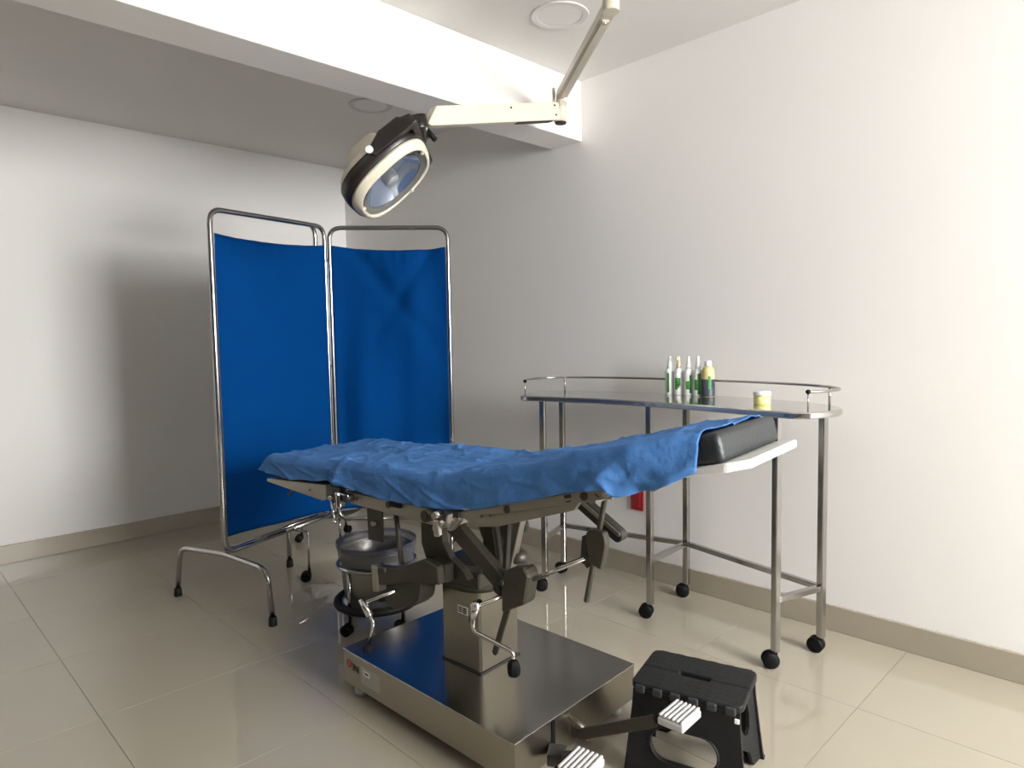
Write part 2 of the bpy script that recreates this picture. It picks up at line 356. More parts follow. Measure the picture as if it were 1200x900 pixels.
# ------------------------------------------------------------------ bottles and jar
BYS = (1.757, 1.708, 1.656, 1.607, 1.556)      # places along the row
def bottle(x, y, label, nozzle, lab, ang):
    t = thing('spray_bottle', label, 'bottle', (x, y, 0.9752), group='slim spray bottles on the instrument table')
    MB().lathe([(0, 0), (0.0205, 0), (0.0225, 0.003), (0.0225, 0.108), (0.020, 0.118), (0.011, 0.126), (0.010, 0.130), (0, 0.130)], n=28).build('body', 'bottle', t)
    if nozzle == 'white':
        MB().lathe([(0, 0.128), (0.0125, 0.128), (0.012, 0.142), (0.0095, 0.152), (0.006, 0.176), (0.0045, 0.184), (0, 0.185)], n=20).build('cap', 'bottle', t)
    else:
        c = MB(); c.lathe([(0, 0.128), (0.0115, 0.128), (0.011, 0.148), (0.007, 0.152), (0.007, 0.176), (0.0055, 0.185), (0, 0.185)], n=20); c.box((-0.009, 0.004, 0.172), (0.014, 0.009, 0.016), None, 0.003)
        c.build('pump_nozzle', 'beige', t)
    for (a0, a1, z0, z1) in lab:
        g = MB(); n = 10
        g.grid(lambda u, v: (0.0229 * math.cos(ang + a0 + (a1 - a0) * u), 0.0229 * math.sin(ang + a0 + (a1 - a0) * u), z0 + (z1 - z0) * v), n, 1)
        o = g.build('printed_label', 'green', t)
        sm = o.modifiers.new('s', 'SOLIDIFY'); sm.thickness = 0.0003
    return t
A0 = math.radians(222)     # direction that faces the room
bottle(2.79, BYS[0], 'white spray bottle at the far left of the row, thin dark green strip label', 'white', [(-0.80, -0.30, 0.012, 0.104)], A0)
bottle(2.79, BYS[1], 'white spray bottle with a beige pump nozzle, second in the row', 'beige', [(-1.0, 0.15, 0.044, 0.082), (-1.0, -0.45, 0.026, 0.044), (-0.45, -0.1, 0.034, 0.044)], A0)
bottle(2.79, BYS[2], 'white cone topped spray bottle, third in the row, stepped green label', 'white', [(-0.05, 0.45, 0.012, 0.096), (-0.75, -0.05, 0.030, 0.068)], A0)
bottle(2.79, BYS[3], 'white spray bottle beside the dark bottle, tall green label', 'white', [(-0.30, 0.30, 0.008, 0.104), (-0.95, -0.30, 0.028, 0.076)], A0)
db = thing('antiseptic_bottle', 'yellowish bottle with dark lower half and white cap at the right end of the row', 'bottle', (2.79, BYS[4], 0.9752))
MB().lathe([(0, 0), (0.027, 0), (0.0295, 0.004), (0.0295, 0.108), (0.027, 0.124), (0.020, 0.136), (0.014, 0.140), (0, 0.140)], n=28).build('body', 'amber', db)
MB().lathe([(0.0299, 0.002), (0.0299, 0.080), (0.0294, 0.080), (0.0294, 0.002), (0.0299, 0.002)], n=32).build('dark_label', 'navy', db, label='dark blue grey lower label')
g = MB(); g.grid(lambda u, v: (0.0303 * math.cos(A0 - 0.2 + 0.45 * u), 0.0303 * math.sin(A0 - 0.2 + 0.45 * u), 0.035 + 0.06 * v), 8, 1); g.build('printed_label', 'green', db)
MB().lathe([(0, 0.138), (0.016, 0.138), (0.016, 0.160), (0.014, 0.163), (0, 0.163)], n=24).build('cap', 'bottle', db)
jr = thing('ointment_jar', 'short yellow jar with a white lid near the front edge of the instrument table', 'jar', (2.578, 1.201, 0.9752))
MB().lathe([(0, 0), (0.030, 0), (0.032, 0.003), (0.032, 0.036), (0, 0.036)], n=32).build('body', 'jar', jr)
MB().lathe([(0, 0.036), (0.0335, 0.036), (0.0335, 0.051), (0.0315, 0.053), (0, 0.053)], n=32).build('lid', 'bottle', jr)

# ------------------------------------------------------------------ folding screen
fs = thing('folding_screen', 'chrome framed folding privacy screen with blue fabric panels standing behind the operating table', 'screen', (1.9, 3.3, 0))
def panel(A, B, ztA, ztB, zb, r=0.0125, fab=None, mb_only=False, fabz=None, sag=0.02):
    A = Vector((*A, 0)); B = Vector((*B, 0)); Z = Vector((0, 0, 1))
    pts = [A + Z * zb, A + Z * ztA, B + Z * ztB, B + Z * zb]
    # closed rounded frame
    mid = (pts[0] + pts[3]) / 2
    path = fillet([mid, pts[0], pts[1], pts[2], pts[3], mid + (pts[3] - mid) * 0.001], 0.07, 7)
    o = MB().tube(path, r, 14).build('panel_frame', 'tubec', fs, world=True)
    if fabz:
        d = (B - A); L = d.length; dn = d.normalized(); nrm = dn.cross(Z)
        (zt0, zt1, zb0, zb1, seed, wr) = fabz
        def fn(u, v):
            x = 0.012 / L + u * (1 - 0.024 / L)
            ztop = zt0 + (zt1 - zt0) * u - sag * math.sin(math.pi * u) ; zbot = zb0 + (zb1 - zb0) * u
            z = zbot + (ztop - zbot) * v
            edge = min(1, min(u, 1 - u) * 9)
            f = (math.sin(u * 13 + seed + v * 1.6) * 0.6 * (1 - 0.5 * v) + math.sin(u * 29 + seed * 2 - v * 2.3) * 0.12) * wr
            f += noise.noise(Vector((u * 2.2, v * 2.5, seed))) * wr * 2.4 + (0.0035 * noise.noise(Vector((u * 26, 0.5, seed))) * max(0, v - 0.9) * 10)
            # diagonal pull lines running down from the top corners
            k = math.exp(-((u - 0.18 - (1 - v) * 1.9) / 0.10) ** 2) * max(0, v - 0.45) * 1.8 * wr * 1.6
            k += math.exp(-((u - 0.86 + (1 - v) * 1.5) / 0.08) ** 2) * max(0, v - 0.55) * 2.2 * wr * 1.5
            f = (f - k) * edge
            if v > 0.965: f += 0.002 + 0.0015 * math.sin(u * 60)
            off = 0.011 * (1 - edge) ** 2
            return A + dn * (x * L) + nrm * (f + off) + Z * z
        m = MB(); m.grid(fn, 64, 72)
        c = m.build('curtain', 'curtain', fs, world=True, recalc=False); sm = c.modifiers.new('s', 'SOLIDIFY'); sm.thickness = 0.0018; sm.offset = 0
        for (Q, zz0, zz1) in ((A, zb0, zt0), (B, zb1, zt1)):   # pole sleeves of the curtain
            if (Q - A).length < 1e-6: cp = Q + dn * 0.001
            else: cp = Q - dn * 0.001
    return o
PL = (1.21, 3.19); PH = (1.950, 3.478); PB = (1.972, 3.462); PR = (2.456, 2.998)
panel(PL, PH, 1.875, 1.905, 0.262, fabz=(1.765, 1.800, 0.342, 0.285, 1.0, 0.0055), sag=0.016)
panel(PB, PR, 1.900, 1.892, 0.225, fabz=(1.800, 1.782, 0.285, 0.30, 4.0, 0.014), sag=0.022)
panel((1.225, 3.226), (1.930, 3.545), 1.882, 1.922, 0.262, fabz=(1.765, 1.785, 0.34, 0.30, 7.0, 0.003), sag=0.01)
# hinge clips between the poles
for z in (0.55, 1.12, 1.72):
    MB().box(((PH[0] + PB[0]) / 2, (PH[1] + PB[1]) / 2, z), (0.022, 0.014, 0.018), Matrix.Rotation(-0.6, 3, 'Z'), 0.004).build('hinge_clip', 'tubec', fs, world=True)
def foot(pts, r=0.0125):
    MB().tube(fillet(pts, 0.065, 8), r, 14).build('foot_tube', 'tubec', fs, world=True)
    for e in (0, -1):
        p = Vector(pts[e])
        if p.z < 0.05: MB().lathe([(0, 0), (0.0175, 0), (0.019, 0.004), (0.017, 0.04), (0.0128, 0.042)], c=(p.x, p.y, 0), n=20).build('rubber_foot', 'rubber', fs, world=True)
foot([(1.27, 2.835, 0.03), (1.262, 2.857, 0.250), (1.205, 3.19, 0.262), (1.11, 3.50, 0.25), (1.10, 3.53, 0.03)])
foot([(1.69, 3.524, 0.03), (1.69, 3.524, 0.248), (1.928, 3.548, 0.25)])
foot([(2.27, 2.80, 0.03), (2.29, 2.82, 0.225), (2.456, 2.998, 0.225), (2.62, 3.19, 0.225), (2.64, 3.21, 0.03)])
sc = MB(); sc.cyl((1.655, 3.228, 0.055), (1.655, 3.228, 0.252), 0.006, 10); sc.tube(fillet([(1.655, 3.228, 0.25), (1.655, 3.228, 0.262), (1.625, 3.345, 0.262)], 0.01, 3), 0.006, 8)
sco = sc.build('caster_stem', 'tubec', fs, world=True); caster(sco, 1.655, 3.228, 0.066, 2.6, 0.027)

# ------------------------------------------------------------------ rolling ring stand behind the screen
rs = thing('ring_stand', 'low round steel tray stand behind the hinge of the blue screen', 'stand', (2.10, 3.81, 0))
MB().tube([(0.2 * math.cos(a), 0.2 * math.sin(a), 0.205) for a in [2 * math.pi * k / 40 for k in range(40)]], 0.008, 8, closed=True).build('rim', 'dark', rs)
MB().lathe([(0, 0.185), (0.185, 0.187), (0.198, 0.205), (0.194, 0.205), (0.183, 0.190), (0, 0.189)], n=40).build('tray', 'tubec', rs)
for k in range(3):
    a = 0.4 + k * 2.094; x, y = 0.17 * math.cos(a), 0.17 * math.sin(a)
    lo = MB().cyl((x, y, 0.05), (x, y, 0.188), 0.008, 10).build('leg', 'tubec', rs); caster(lo, 2.10 + x, 3.81 + y, 0.06, a, 0.024)

# ------------------------------------------------------------------ kick bucket on its wheeled ring
BX, BY = 1.608, 2.507
bs = thing('bucket_stand', 'wheeled chrome ring stand with black rubber bumper holding the bucket', 'stand', (BX, BY, 0))
circ = lambda r, z, n=48: [(r * math.cos(2 * math.pi * k / n), r * math.sin(2 * math.pi * k / n), z) for k in range(n)]
MB().tube(circ(0.176, 0.118), 0.0165, 12, closed=True).build('bumper_ring', 'rubber', bs)
MB().tube(circ(0.168, 0.287), 0.009, 12, closed=True).build('top_ring', 'tubec', bs)
MB().tube(circ(0.1545, 0.118), 0.0055, 8, closed=True).build('support_ring', 'tubec', bs)
for k, a in enumerate([math.atan2(-0.024, -0.162) + math.pi / 2 * i for i in range(4)]):
    c_, s_ = math.cos(a), math.sin(a)
    lo = MB().cyl((0.158 * c_, 0.158 * s_, 0.052), (0.158 * c_, 0.158 * s_, 0.29), 0.0085, 12).build('leg', 'tubec', bs)
    caster(lo, BX + 0.158 * c_, BY + 0.158 * s_, 0.064, 2.2 + 0.3 * math.sin(a * 3), 0.025)
bu = thing('kick_bucket', 'round stainless steel waste bucket sitting in the wheeled ring stand', 'bucket', (BX, BY, 0.086))
MB().lathe([(0, 0), (0.115, 0), (0.128, 0.008), (0.149, 0.10), (0.154, 0.18), (0.156, 0.255), (0.161, 0.262), (0.161, 0.266), (0.153, 0.262), (0.151, 0.18), (0.146, 0.10), (0.124, 0.012), (0, 0.004)], n=48).build('bucket_body', 'bucket', bu)
bg = MB()
def bagf(u, v):
    a = 2 * math.pi * u; w = noise.noise(Vector((math.cos(a) * 3, math.sin(a) * 3, v * 5))) * 0.007
    if v < 0.55:                 # outside skirt from hem to lip
        t = v / 0.55; r = 0.164 + 0.010 * t + w; z = 0.205 + 0.085 * t
    else:
        t = (v - 0.55) / 0.45; r = (0.172 - 0.03 * min(1, t * 5) + w * 0.5) * (1 if t < 0.8 else max(0.0, 1 - (t - 0.8) / 0.2)); z = 0.290 - 0.27 * min(1, t / 0.8)
    z += 0.006 * noise.noise(Vector((math.cos(a) * 2, math.sin(a) * 2, 7)))
    return (r * math.cos(a), r * math.sin(a), z)
bt = thing('bin_liner', 'clear plastic bag lining the bucket, folded over its rim', 'bag', (BX, BY, 0.092))
bg.grid(bagf, 64, 24); bg.build('bag_film', 'bag', bt, recalc=False)
bl = MB(); bl.grid(lambda u, v: ((0.172 + 0.004 * v + 0.004 * noise.noise(Vector((math.cos(6.283 * u) * 4, math.sin(6.283 * u) * 4, 1)))) * math.cos(6.283185 * u),
                                 (0.172 + 0.004 * v + 0.004 * noise.noise(Vector((math.cos(6.283 * u) * 4, math.sin(6.283 * u) * 4, 1)))) * math.sin(6.283185 * u), 0.274 + 0.018 * v), 64, 2)
bl.build('rolled_lip', 'bagblue', bt, recalc=False, label='bluish rolled lip of the bag')

# ------------------------------------------------------------------ operating table
# local frame: +x towards the head end, +y away from the viewer
RZ = math.atan2(-math.cos(math.radians(7)), math.sin(math.radians(7)))
ot = thing('operating_table', 'stainless operating table on a square column and wide steel base box', 'operating table', (1.49, 1.69, 0), RZ)
YAW = math.radians(7 - 2)   # the base box is turned a little relative to the top
def bw(x, y): return (x, y)
# base box (world corners)
Bc = [(1.19, 2.09), (1.21, 1.245), (1.80, 1.275), (1.78, 2.11)]
b = MB(); b.prism(Bc, lambda x, y: (x, y, 0.047), lambda x, y: (x, y, 0.160)); b.build('base_cabinet', 'steel', ot, world=True)
def inset(poly, d):
    c = Vector((sum(p[0] for p in poly) / 4, sum(p[1] for p in poly) / 4)); return [tuple(Vector(p) + (Vector(p) - c).normalized() * d) for p in poly]
b = MB(); b.prism(inset(Bc, 0.003), lambda x, y: (x, y, 0.1602), lambda x, y: (x, y, 0.1655), bev=0.001); b.build('base_top_plate', 'steel_top', ot, world=True)
for x, y in ((1.232, 2.045), (1.25, 1.29), (1.75, 1.32), (1.735, 2.06)):
    MB().lathe([(0, 0), (0.024, 0), (0.024, 0.020), (0.010, 0.022), (0.010, 0.047), (0, 0.047)], c=(x, y, 0), n=20).build('levelling_foot', 'pedal', ot, world=True)
# column (turned like the base)
colp = [(1.400, 1.590), (1.588, 1.603), (1.578, 1.786), (1.388, 1.772)]
b = MB(); b.prism(colp, lambda x, y: (x, y, 0.1655), lambda x, y: (x, y, 0.47), bev=0.007); b.build('column', 'steel_col', ot, world=True)
b = MB(); b.prism(inset(colp, 0.004), lambda x, y: (x, y, 0.1656), lambda x, y: (x, y, 0.170)); b.build('column_skirt', 'dark', ot, world=True)
# printed marks on base and column
lx = lambda y, off=0.0016: 1.19 + (2.09 - y) * (0.02 / 0.845) - off
def side(y, z, off=0.0016): return Vector((lx(y, off), y, z))
st_ = MB(); st_.box(side(1.925, 0.107, 0.0008), (0.001, 0.112, 0.062), Matrix.Rotation(0.024, 3, 'Z')); st_.build('type_plate', 'sticker', ot, world=True)
inv = Matrix.LocRotScale(ot.location, ot.rotation_euler, None).inverted()
rotL = Matrix(((0, 0, -1), (-1, 0, 0), (0, 1, 0))).to_4x4()       # text plane facing -x, reading towards -y
st_ = MB()
st_.lathe([(0, 0), (0.017, 0), (0.017, 0.0006), (0, 0.0006)], c=side(2.055, 0.121, 0.0002), n=6, frame=Matrix(((0, 0, -1), (-1, 0, 0), (0, 1, 0))), smooth=False)
st_.build('red_emblem', 'redlogo', ot, world=True, label='red maker emblem')
textobj('emblem_mark', '3', 0.024, 'sticker', ot, inv @ Matrix.Translation(side(2.055, 0.121, 0.0012)) @ rotL)
textobj('maker_letters', '3N', 0.036, 'ink', ot, inv @ Matrix.Translation(side(2.016, 0.114, 0.0014)) @ rotL)
st_ = MB(); st_.box(side(1.945, 0.118, 0.0018), (0.001, 0.036, 0.018), Matrix.Rotation(0.024, 3, 'Z')); st_.build('white_tag', 'white', ot, world=True)
st_ = MB(); st_.box(side(1.945, 0.118, 0.0026), (0.001, 0.022, 0.006), Matrix.Rotation(0.024, 3, 'Z')); st_.build('tag_print', 'ink', ot, world=True)
cx_ = 1.3945
st_ = MB(); st_.box((1.3935, 1.668, 0.361), (0.0012, 0.046, 0.027), Matrix.Rotation(0.066, 3, 'Z')); st_.build('serial_plate', 'white', ot, world=True)
st_ = MB()
for zz in (-0.007, 0.0, 0.007):
    for yy in (-0.011, 0.011): st_.box((1.3926, 1.668 + yy, 0.361 + zz), (0.001, 0.018, 0.0045), Matrix.Rotation(0.066, 3, 'Z'))
st_.build('serial_print', 'ink', ot, world=True)
# slot, cone and foot pedals on the head side of the base
fy = lambda x: 1.245 + (x - 1.21) * 0.0508
st_ = MB(); st_.box((1.372, fy(1.372) - 0.001, 0.104), (0.013, 0.006, 0.108)); st_.build('slot', 'black', ot, world=True)
c = MB(); c.cyl((1.452, fy(1.452) + 0.005, 0.140), (1.475, 1.195, 0.088), 0.004, 14, 0.017); c.build('pedal_socket', 'steel', ot, world=True)
def pedal(cx, cy, cz, rz, pitch, pts, n=6, w=0.105, d=0.088):
    a = MB()
    for p, q in zip(pts[:-1], pts[1:]): a.bar(p, q, 0.010, 0.032, bev=0.002)
    ao = a.build('pedal_arm', 'cast', ot, world=True)
    rot = Matrix.Rotation(rz, 3, 'Z') @ Matrix.Rotation(pitch, 3, 'X')
    p = MB(); p.box((cx, cy, cz), (w, d, 0.020), rot, 0.004)
    for k in range(n):
        off = rot @ Vector((0, (k - (n - 1) / 2) * d / n, 0.015)); a_ = Vector((cx, cy, cz)) + off; dv = rot @ Vector((w / 2 - 0.003, 0, 0))
        p.bar(a_ - dv, a_ + dv, d / n * 0.62, 0.008, up=rot @ Vector((0, 0, 1)), bev=0.0025)
    p.build('foot_pedal', 'pedal', ao, world=True, label='white ribbed foot pedal')
    q = MB(); q.box(Vector((cx, cy, cz)) + rot @ Vector((0, d / 2 + 0.003, 0)), (w * 0.96, 0.008, 0.022), rot, 0.002); q.build('pedal_edge', 'black', ao, world=True)
pedal(1.512, 0.925, 0.242, math.radians(3), 0.0, [(1.450, 1.250, 0.098), (1.452, 1.215, 0.100), (1.468, 0.972, 0.232)], w=0.104, d=0.074)
pedal(1.228, 1.030, 0.190, math.radians(9), 0.0, [(1.372, 1.25, 0.075), (1.350, 1.205, 0.085), (1.262, 1.075, 0.180)], w=0.106, d=0.078)
c = MB(); c.box((1.345, 1.215, 0.085), (0.06, 0.05, 0.035), Matrix.Rotation(0.6, 3, 'Z'), 0.005); c.build('pedal_hub', 'dark', ot, world=True)

Lc = lambda *a: Vector(a)
# collar, tilt bracket, side arm
c = MB(); c.lathe([(0.10, 0.435), (0.118, 0.437), (0.124, 0.455), (0.124, 0.490), (0.110, 0.512), (0.05, 0.520), (0, 0.520)], c=(0.005, -0.01, 0), n=36, sup=2.6); c.build('column_collar', 'cast', ot)
def plate(poly, y0, y1, name, m, bev=0.002, parent=None, label=None):
    c = MB(); c.prism(poly, lambda x, z: (x, y0, z), lambda x, z: (x, y1, z), bev=bev); return c.build(name, m, parent or ot, label=label)
yk = [(-0.112, 0.655), (-0.018, 0.655), (-0.012, 0.60), (0.02, 0.555), (0.07, 0.528), (0.10, 0.50), (0.02, 0.465), (-0.055, 0.478), (-0.095, 0.54), (-0.112, 0.58)]
plate(yk, -0.162, -0.135, 'tilt_bracket', 'cast'); plate(yk, 0.12, 0.147, 'tilt_bracket', 'cast')
plate([(-0.06, 0.46), (0.12, 0.46), (0.12, 0.515), (-0.06, 0.515)], -0.137, 0.122, 'tilt_axle_block', 'cast', 0.006)
plate([(0.06, 0.50), (0.13, 0.50), (0.10, 0.68), (0.06, 0.68)], -0.05, 0.06, 'lift_post', 'cast', 0.004)
c = MB(); c.cyl((-0.11, -0.185, 0.692), (-0.11, 0.18, 0.692), 0.012); c.cyl((-0.02, -0.19, 0.650), (-0.02, 0.19, 0.650), 0.010); c.build('tilt_axle', 'frame', ot)
sa_ = [(-0.262, 0.490), (-0.16, 0.505), (-0.03, 0.560), (0.03, 0.545), (0.035, 0.490), (-0.02, 0.478), (-0.10, 0.468), (-0.17, 0.448), (-0.262, 0.425)]
plate(sa_, -0.230, -0.200, 'side_arm', 'cast', 0.004)
plate([(-0.03, 0.485), (0.035, 0.485), (0.035, 0.545), (-0.03, 0.552)], -0.2, -0.13, 'side_arm_block', 'cast', 0.004)
plate([(-0.285, 0.450), (-0.285, 0.390), (-0.262, 0.345), (-0.22, 0.338), (-0.13, 0.368), (-0.098, 0.395), (-0.088, 0.425), (-0.088, 0.475)], -0.192, -0.12, 'side_gear_box', 'cast', 0.005)
c = MB(); c.cyl((-0.222, -0.240, 0.486), (-0.222, -0.205, 0.486), 0.011); c.build('arm_bolt', 'dark', ot)
plate([(-0.285, 0.492), (-0.255, 0.495), (-0.250, 0.405), (-0.280, 0.40)], -0.236, -0.196, 'arm_lug', 'frame', 0.003)
# hanging links under the seat
plate([(-0.392, 0.700), (-0.312, 0.700), (-0.312, 0.545), (-0.388, 0.545)], -0.160, -0.148, 'hanging_bracket', 'cast')
c = MB(); c.cyl((-0.350, -0.170, 0.610), (-0.350, -0.145, 0.610), 0.009); c.build('bracket_bolt', 'frame', ot)
c = MB(); c.tube([(-0.170, -0.22, 0.705), (-0.145, -0.22, 0.520)], 0.009, 12); c.build('link_rod', 'cast', ot)
# diagonal arm, gear box, struts
def dplate(a, b, w, y0, y1, name, m, bev=0.002, round_=True):
    a = Vector((a[0], 0, a[1])); b = Vector((b[0], 0, b[1])); d = (b - a).normalized(); n = Vector((-d.z, 0, d.x)); poly = []
    for (c_, sgn) in ((a, -1), (b, 1)):
        for k in range(7):
            th = -math.pi / 2 + math.pi * k / 6
            v = (d * math.cos(th) * sgn + n * math.sin(th) * (1 if sgn > 0 else -1)) * w / 2; q = c_ + v; poly.append((q.x, q.z))
    return plate(poly, y0, y1, name, m, bev)
dplate((0.060, 0.690), (0.285, 0.525), 0.052, -0.212, -0.180, 'actuator_arm', 'cast')
c = MB(); c.cyl((0.268, -0.222, 0.530), (0.268, -0.205, 0.530), 0.020, 20); c.cyl((0.268, -0.227, 0.530), (0.268, -0.218, 0.530), 0.010, 16); c.build('arm_pivot', 'dark', ot)
gb = [(0.285, 0.462), (0.372, 0.508), (0.388, 0.592), (0.372, 0.612), (0.306, 0.594), (0.288, 0.560)]
gbo = plate(gb, -0.232, -0.178, 'gear_box', 'cast', 0.006)
MB().box((0.345, -0.234, 0.560), (0.004, 0.003, 0.018)).build('gear_box_slot', 'dark', gbo); MB().box((0.345, -0.234, 0.535), (0.005, 0.003, 0.006)).build('gear_box_slot', 'dark', gbo)
MB().cyl((0.292, -0.24, 0.555), (0.292, -0.23, 0.555), 0.009).build('gear_box_screw', 'dark', gbo)
dplate((0.150, 0.640), (0.045, 0.520), 0.060, 0.03, 0.05, 'far_strut', 'dark')
dplate((0.190, 0.700), (0.135, 0.500), 0.032, -0.02, 0.01, 'lift_link', 'frame')
dplate((0.170, 0.700), (0.155, 0.520), 0.016, -0.055, -0.035, 'lift_rod', 'dark')
c = MB(); c.lathe([(0, 0.0), (0.028, 0.0), (0.034, 0.012), (0.028, 0.035), (0, 0.04)], c=(0.155, 0.02, 0.52), n=20); c.build('post_cap', 'cast', ot)
c = MB(); c.tube([(0.11, 0.02, 0.71), (0.10, 0.02, 0.53)], 0.009, 12); c.build('link_rod', 'dark', ot)
# slotted bar behind the crank
dplate((0.262, 0.480), (0.195, 0.292), 0.020, -0.158, -0.150, 'slotted_bar', 'cast', 0.001)
# cranks
def crank(pts, name='crank_handle', knob_dir=(0, 0, -1), kr=0.019, kl=0.042):
    c = MB(); c.tube(fillet(pts, 0.018, 5), 0.0065, 12); o = c.build(name, 'chrome', ot)
    p = Vector(pts[-1]); d = Vector(knob_dir).normalized()
    z = d; x = Vector((0, 1, 0)).cross(z).normalized(); y = z.cross(x)
    F = Matrix((x, y, z)).transposed()
    k = MB(); k.lathe([(0, -0.004), (kr * 0.55, -0.004), (kr * 0.9, 0.006), (kr, 0.014), (kr, kl - 0.014), (kr * 0.85, kl - 0.004), (kr * 0.5, kl), (0, kl)], c=p, n=8, frame=F, smooth=False); k.build('knob', 'black', o)
    return o
cr = crank([(0.290, -0.222, 0.515), (0.268, -0.262, 0.502), (0.240, -0.285, 0.490), (0.222, -0.285, 0.428), (0.230, -0.285, 0.412), (0.370, -0.285, 0.392), (0.372, -0.285, 0.365)])
c = MB(); c.cyl((0.241, -0.286, 0.500), (0.224, -0.286, 0.440), 0.0125, 14); c.cyl((0.238, -0.300, 0.492), (0.242, -0.270, 0.497), 0.011, 12); c.build('crank_joint', 'chrome', cr)
cl = crank([(-0.175, -0.225, 0.425), (-0.255, -0.270, 0.385), (-0.275, -0.28, 0.378), (-0.228, -0.28, 0.325), (-0.228, -0.28, 0.305), (-0.252, -0.28, 0.240)], knob_dir=(0.1, -0.5, -0.9), kr=0.017, kl=0.030)
c = MB(); c.cyl((-0.282, -0.281, 0.388), (-0.240, -0.281, 0.340), 0.0125, 14); c.build('crank_joint', 'chrome', cl)
# long screw rod to the head gear
c = MB(); c.tube([(0.384, -0.205, 0.575), (0.540, -0.180, 0.660)], 0.0065, 12); c.build('drive_rod', 'chrome', ot)
plate([(0.545, 0.728), (0.555, 0.742), (0.600, 0.740), (0.607, 0.722), (0.607, 0.700), (0.592, 0.638), (0.556, 0.648)], -0.185, -0.160, 'head_gear_bracket', 'cast', 0.003)
plate([(0.526, 0.715), (0.550, 0.728), (0.560, 0.645), (0.540, 0.628), (0.520, 0.655)], -0.172, -0.165, 'head_gear_box', 'dark', 0.001)
MB().cyl((0.538, -0.18, 0.655), (0.538, -0.165, 0.655), 0.013, 16).build('drive_bushing', 'cast', ot)
dplate((0.470, 0.800), (0.603, 0.716), 0.036, -0.120, -0.090, 'head_link', 'dark')
dplate((0.476, 0.806), (0.610, 0.722), 0.012, -0.124, -0.119, 'head_link_edge', 'frame', 0.001)
c = MB(); N = 90; a = Vector((0.588, -0.148, 0.835)); b_ = Vector((0.523, -0.148, 0.525)); pts = [a.lerp(b_, k / N) for k in range(N + 1)]
c.tube(pts, 0.008, 10, rad=[0.0085 if k % 2 else 0.0066 for k in range(N + 1)]); c.build('threaded_rod', 'cast', ot)
# frame: foot, seat and back rails, both sides
for s, (y0, y1) in enumerate(((-0.268, -0.244), (0.244, 0.268))):
    r1 = plate([(-0.85, 0.732), (-0.475, 0.752), (-0.475, 0.702), (-0.50, 0.692), (-0.60, 0.700), (-0.85, 0.720)], y0, y1, 'foot_rail', 'frame', 0.001)
    r2 = plate([(-0.375, 0.742), (0.150, 0.742), (0.165, 0.725), (0.125, 0.684), (0.04, 0.692), (-0.345, 0.704)], y0, y1, 'seat_rail', 'frame', 0.002)
    r3 = plate([(0.135, 0.743), (0.20, 0.758), (0.655, 0.884), (0.672, 0.884), (0.680, 0.872), (0.676, 0.856), (0.655, 0.853), (0.22, 0.742), (0.15, 0.728)], y0, y1, 'back_rail', 'frame', 0.001)
    yy0, yy1 = (y0 + 0.008, y1) if s == 0 else (y0, y1 - 0.008)
    plate([(0.17, 0.731), (0.24, 0.746), (0.575, 0.832), (0.560, 0.810), (0.30, 0.725), (0.22, 0.712)], yy0, yy1, 'back_channel', 'frame', 0.001)
    if s == 0:
        for (x, z, r) in ((0.345, 0.784, .011), (0.596, 0.853, .011), (0.285, 0.757, .004), (0.252, 0.750, .004)): MB().cyl((x, y0 - 0.003, z), (x, y0 + 0.002, z), r, 18).build('rail_bolt', 'cast', r3)
        c = MB(); c.cyl((0.664, y0 - 0.012, 0.869), (0.664, y0, 0.869), 0.009, 14); c.build('rail_stud', 'chrome', r3)
        c = MB(); c.box((0.546, y0 - 0.0005, 0.846), (0.022, 0.001, 0.009), Matrix.Rotation(-0.27, 3, 'Y')); c.box((0.548, y0 - 0.0005, 0.833), (0.016, 0.001, 0.004), Matrix.Rotation(-0.27, 3, 'Y'))
        c.box((0.634, y0 - 0.0005, 0.860), (0.014, 0.001, 0.003), Matrix.Rotation(0.5, 3, 'Y')); c.build('rail_print', 'ink', r3)
        for (x, z, r) in ((-0.30, 0.725, .006), (-0.145, 0.728, .011)): MB().cyl((x, y0 - 0.005, z), (x, y0 + 0.002, z), r, 18).build('rail_bolt', 'cast', r2)
        MB().cyl((-0.57, y0 - 0.003, 0.722), (-0.57, y0 + 0.002, 0.722), 0.004).build('rail_bolt', 'cast', r1)
        c = MB(); c.box((-0.108, y0 - 0.004, 0.733), (0.05, 0.01, 0.014)); c.build('rail_lock', 'black', r2)
for x, z in ((-0.82, 0.722), (-0.50, 0.72), (-0.33, 0.72), (0.12, 0.712), (0.30, 0.755), (0.60, 0.845)):
    MB().box((x, 0, z), (0.03, 0.488, 0.025)).build('cross_member', 'frame', ot)
c = MB(); c.box((-0.66, 0.0, 0.712), (0.26, 0.40, 0.018), Matrix.Rotation(-0.05, 3, 'Y')); c.build('foot_underside_pad', 'black', ot)
plate([(-0.80, 0.725), (-0.56, 0.712), (-0.52, 0.694), (-0.58, 0.690), (-0.80, 0.714)], -0.242, -0.232, 'foot_guide', 'black', 0.001)
dplate((-0.71, 0.710), (-0.755, 0.672), 0.010, -0.240, -0.232, 'release_lever', 'dark', 0.001)
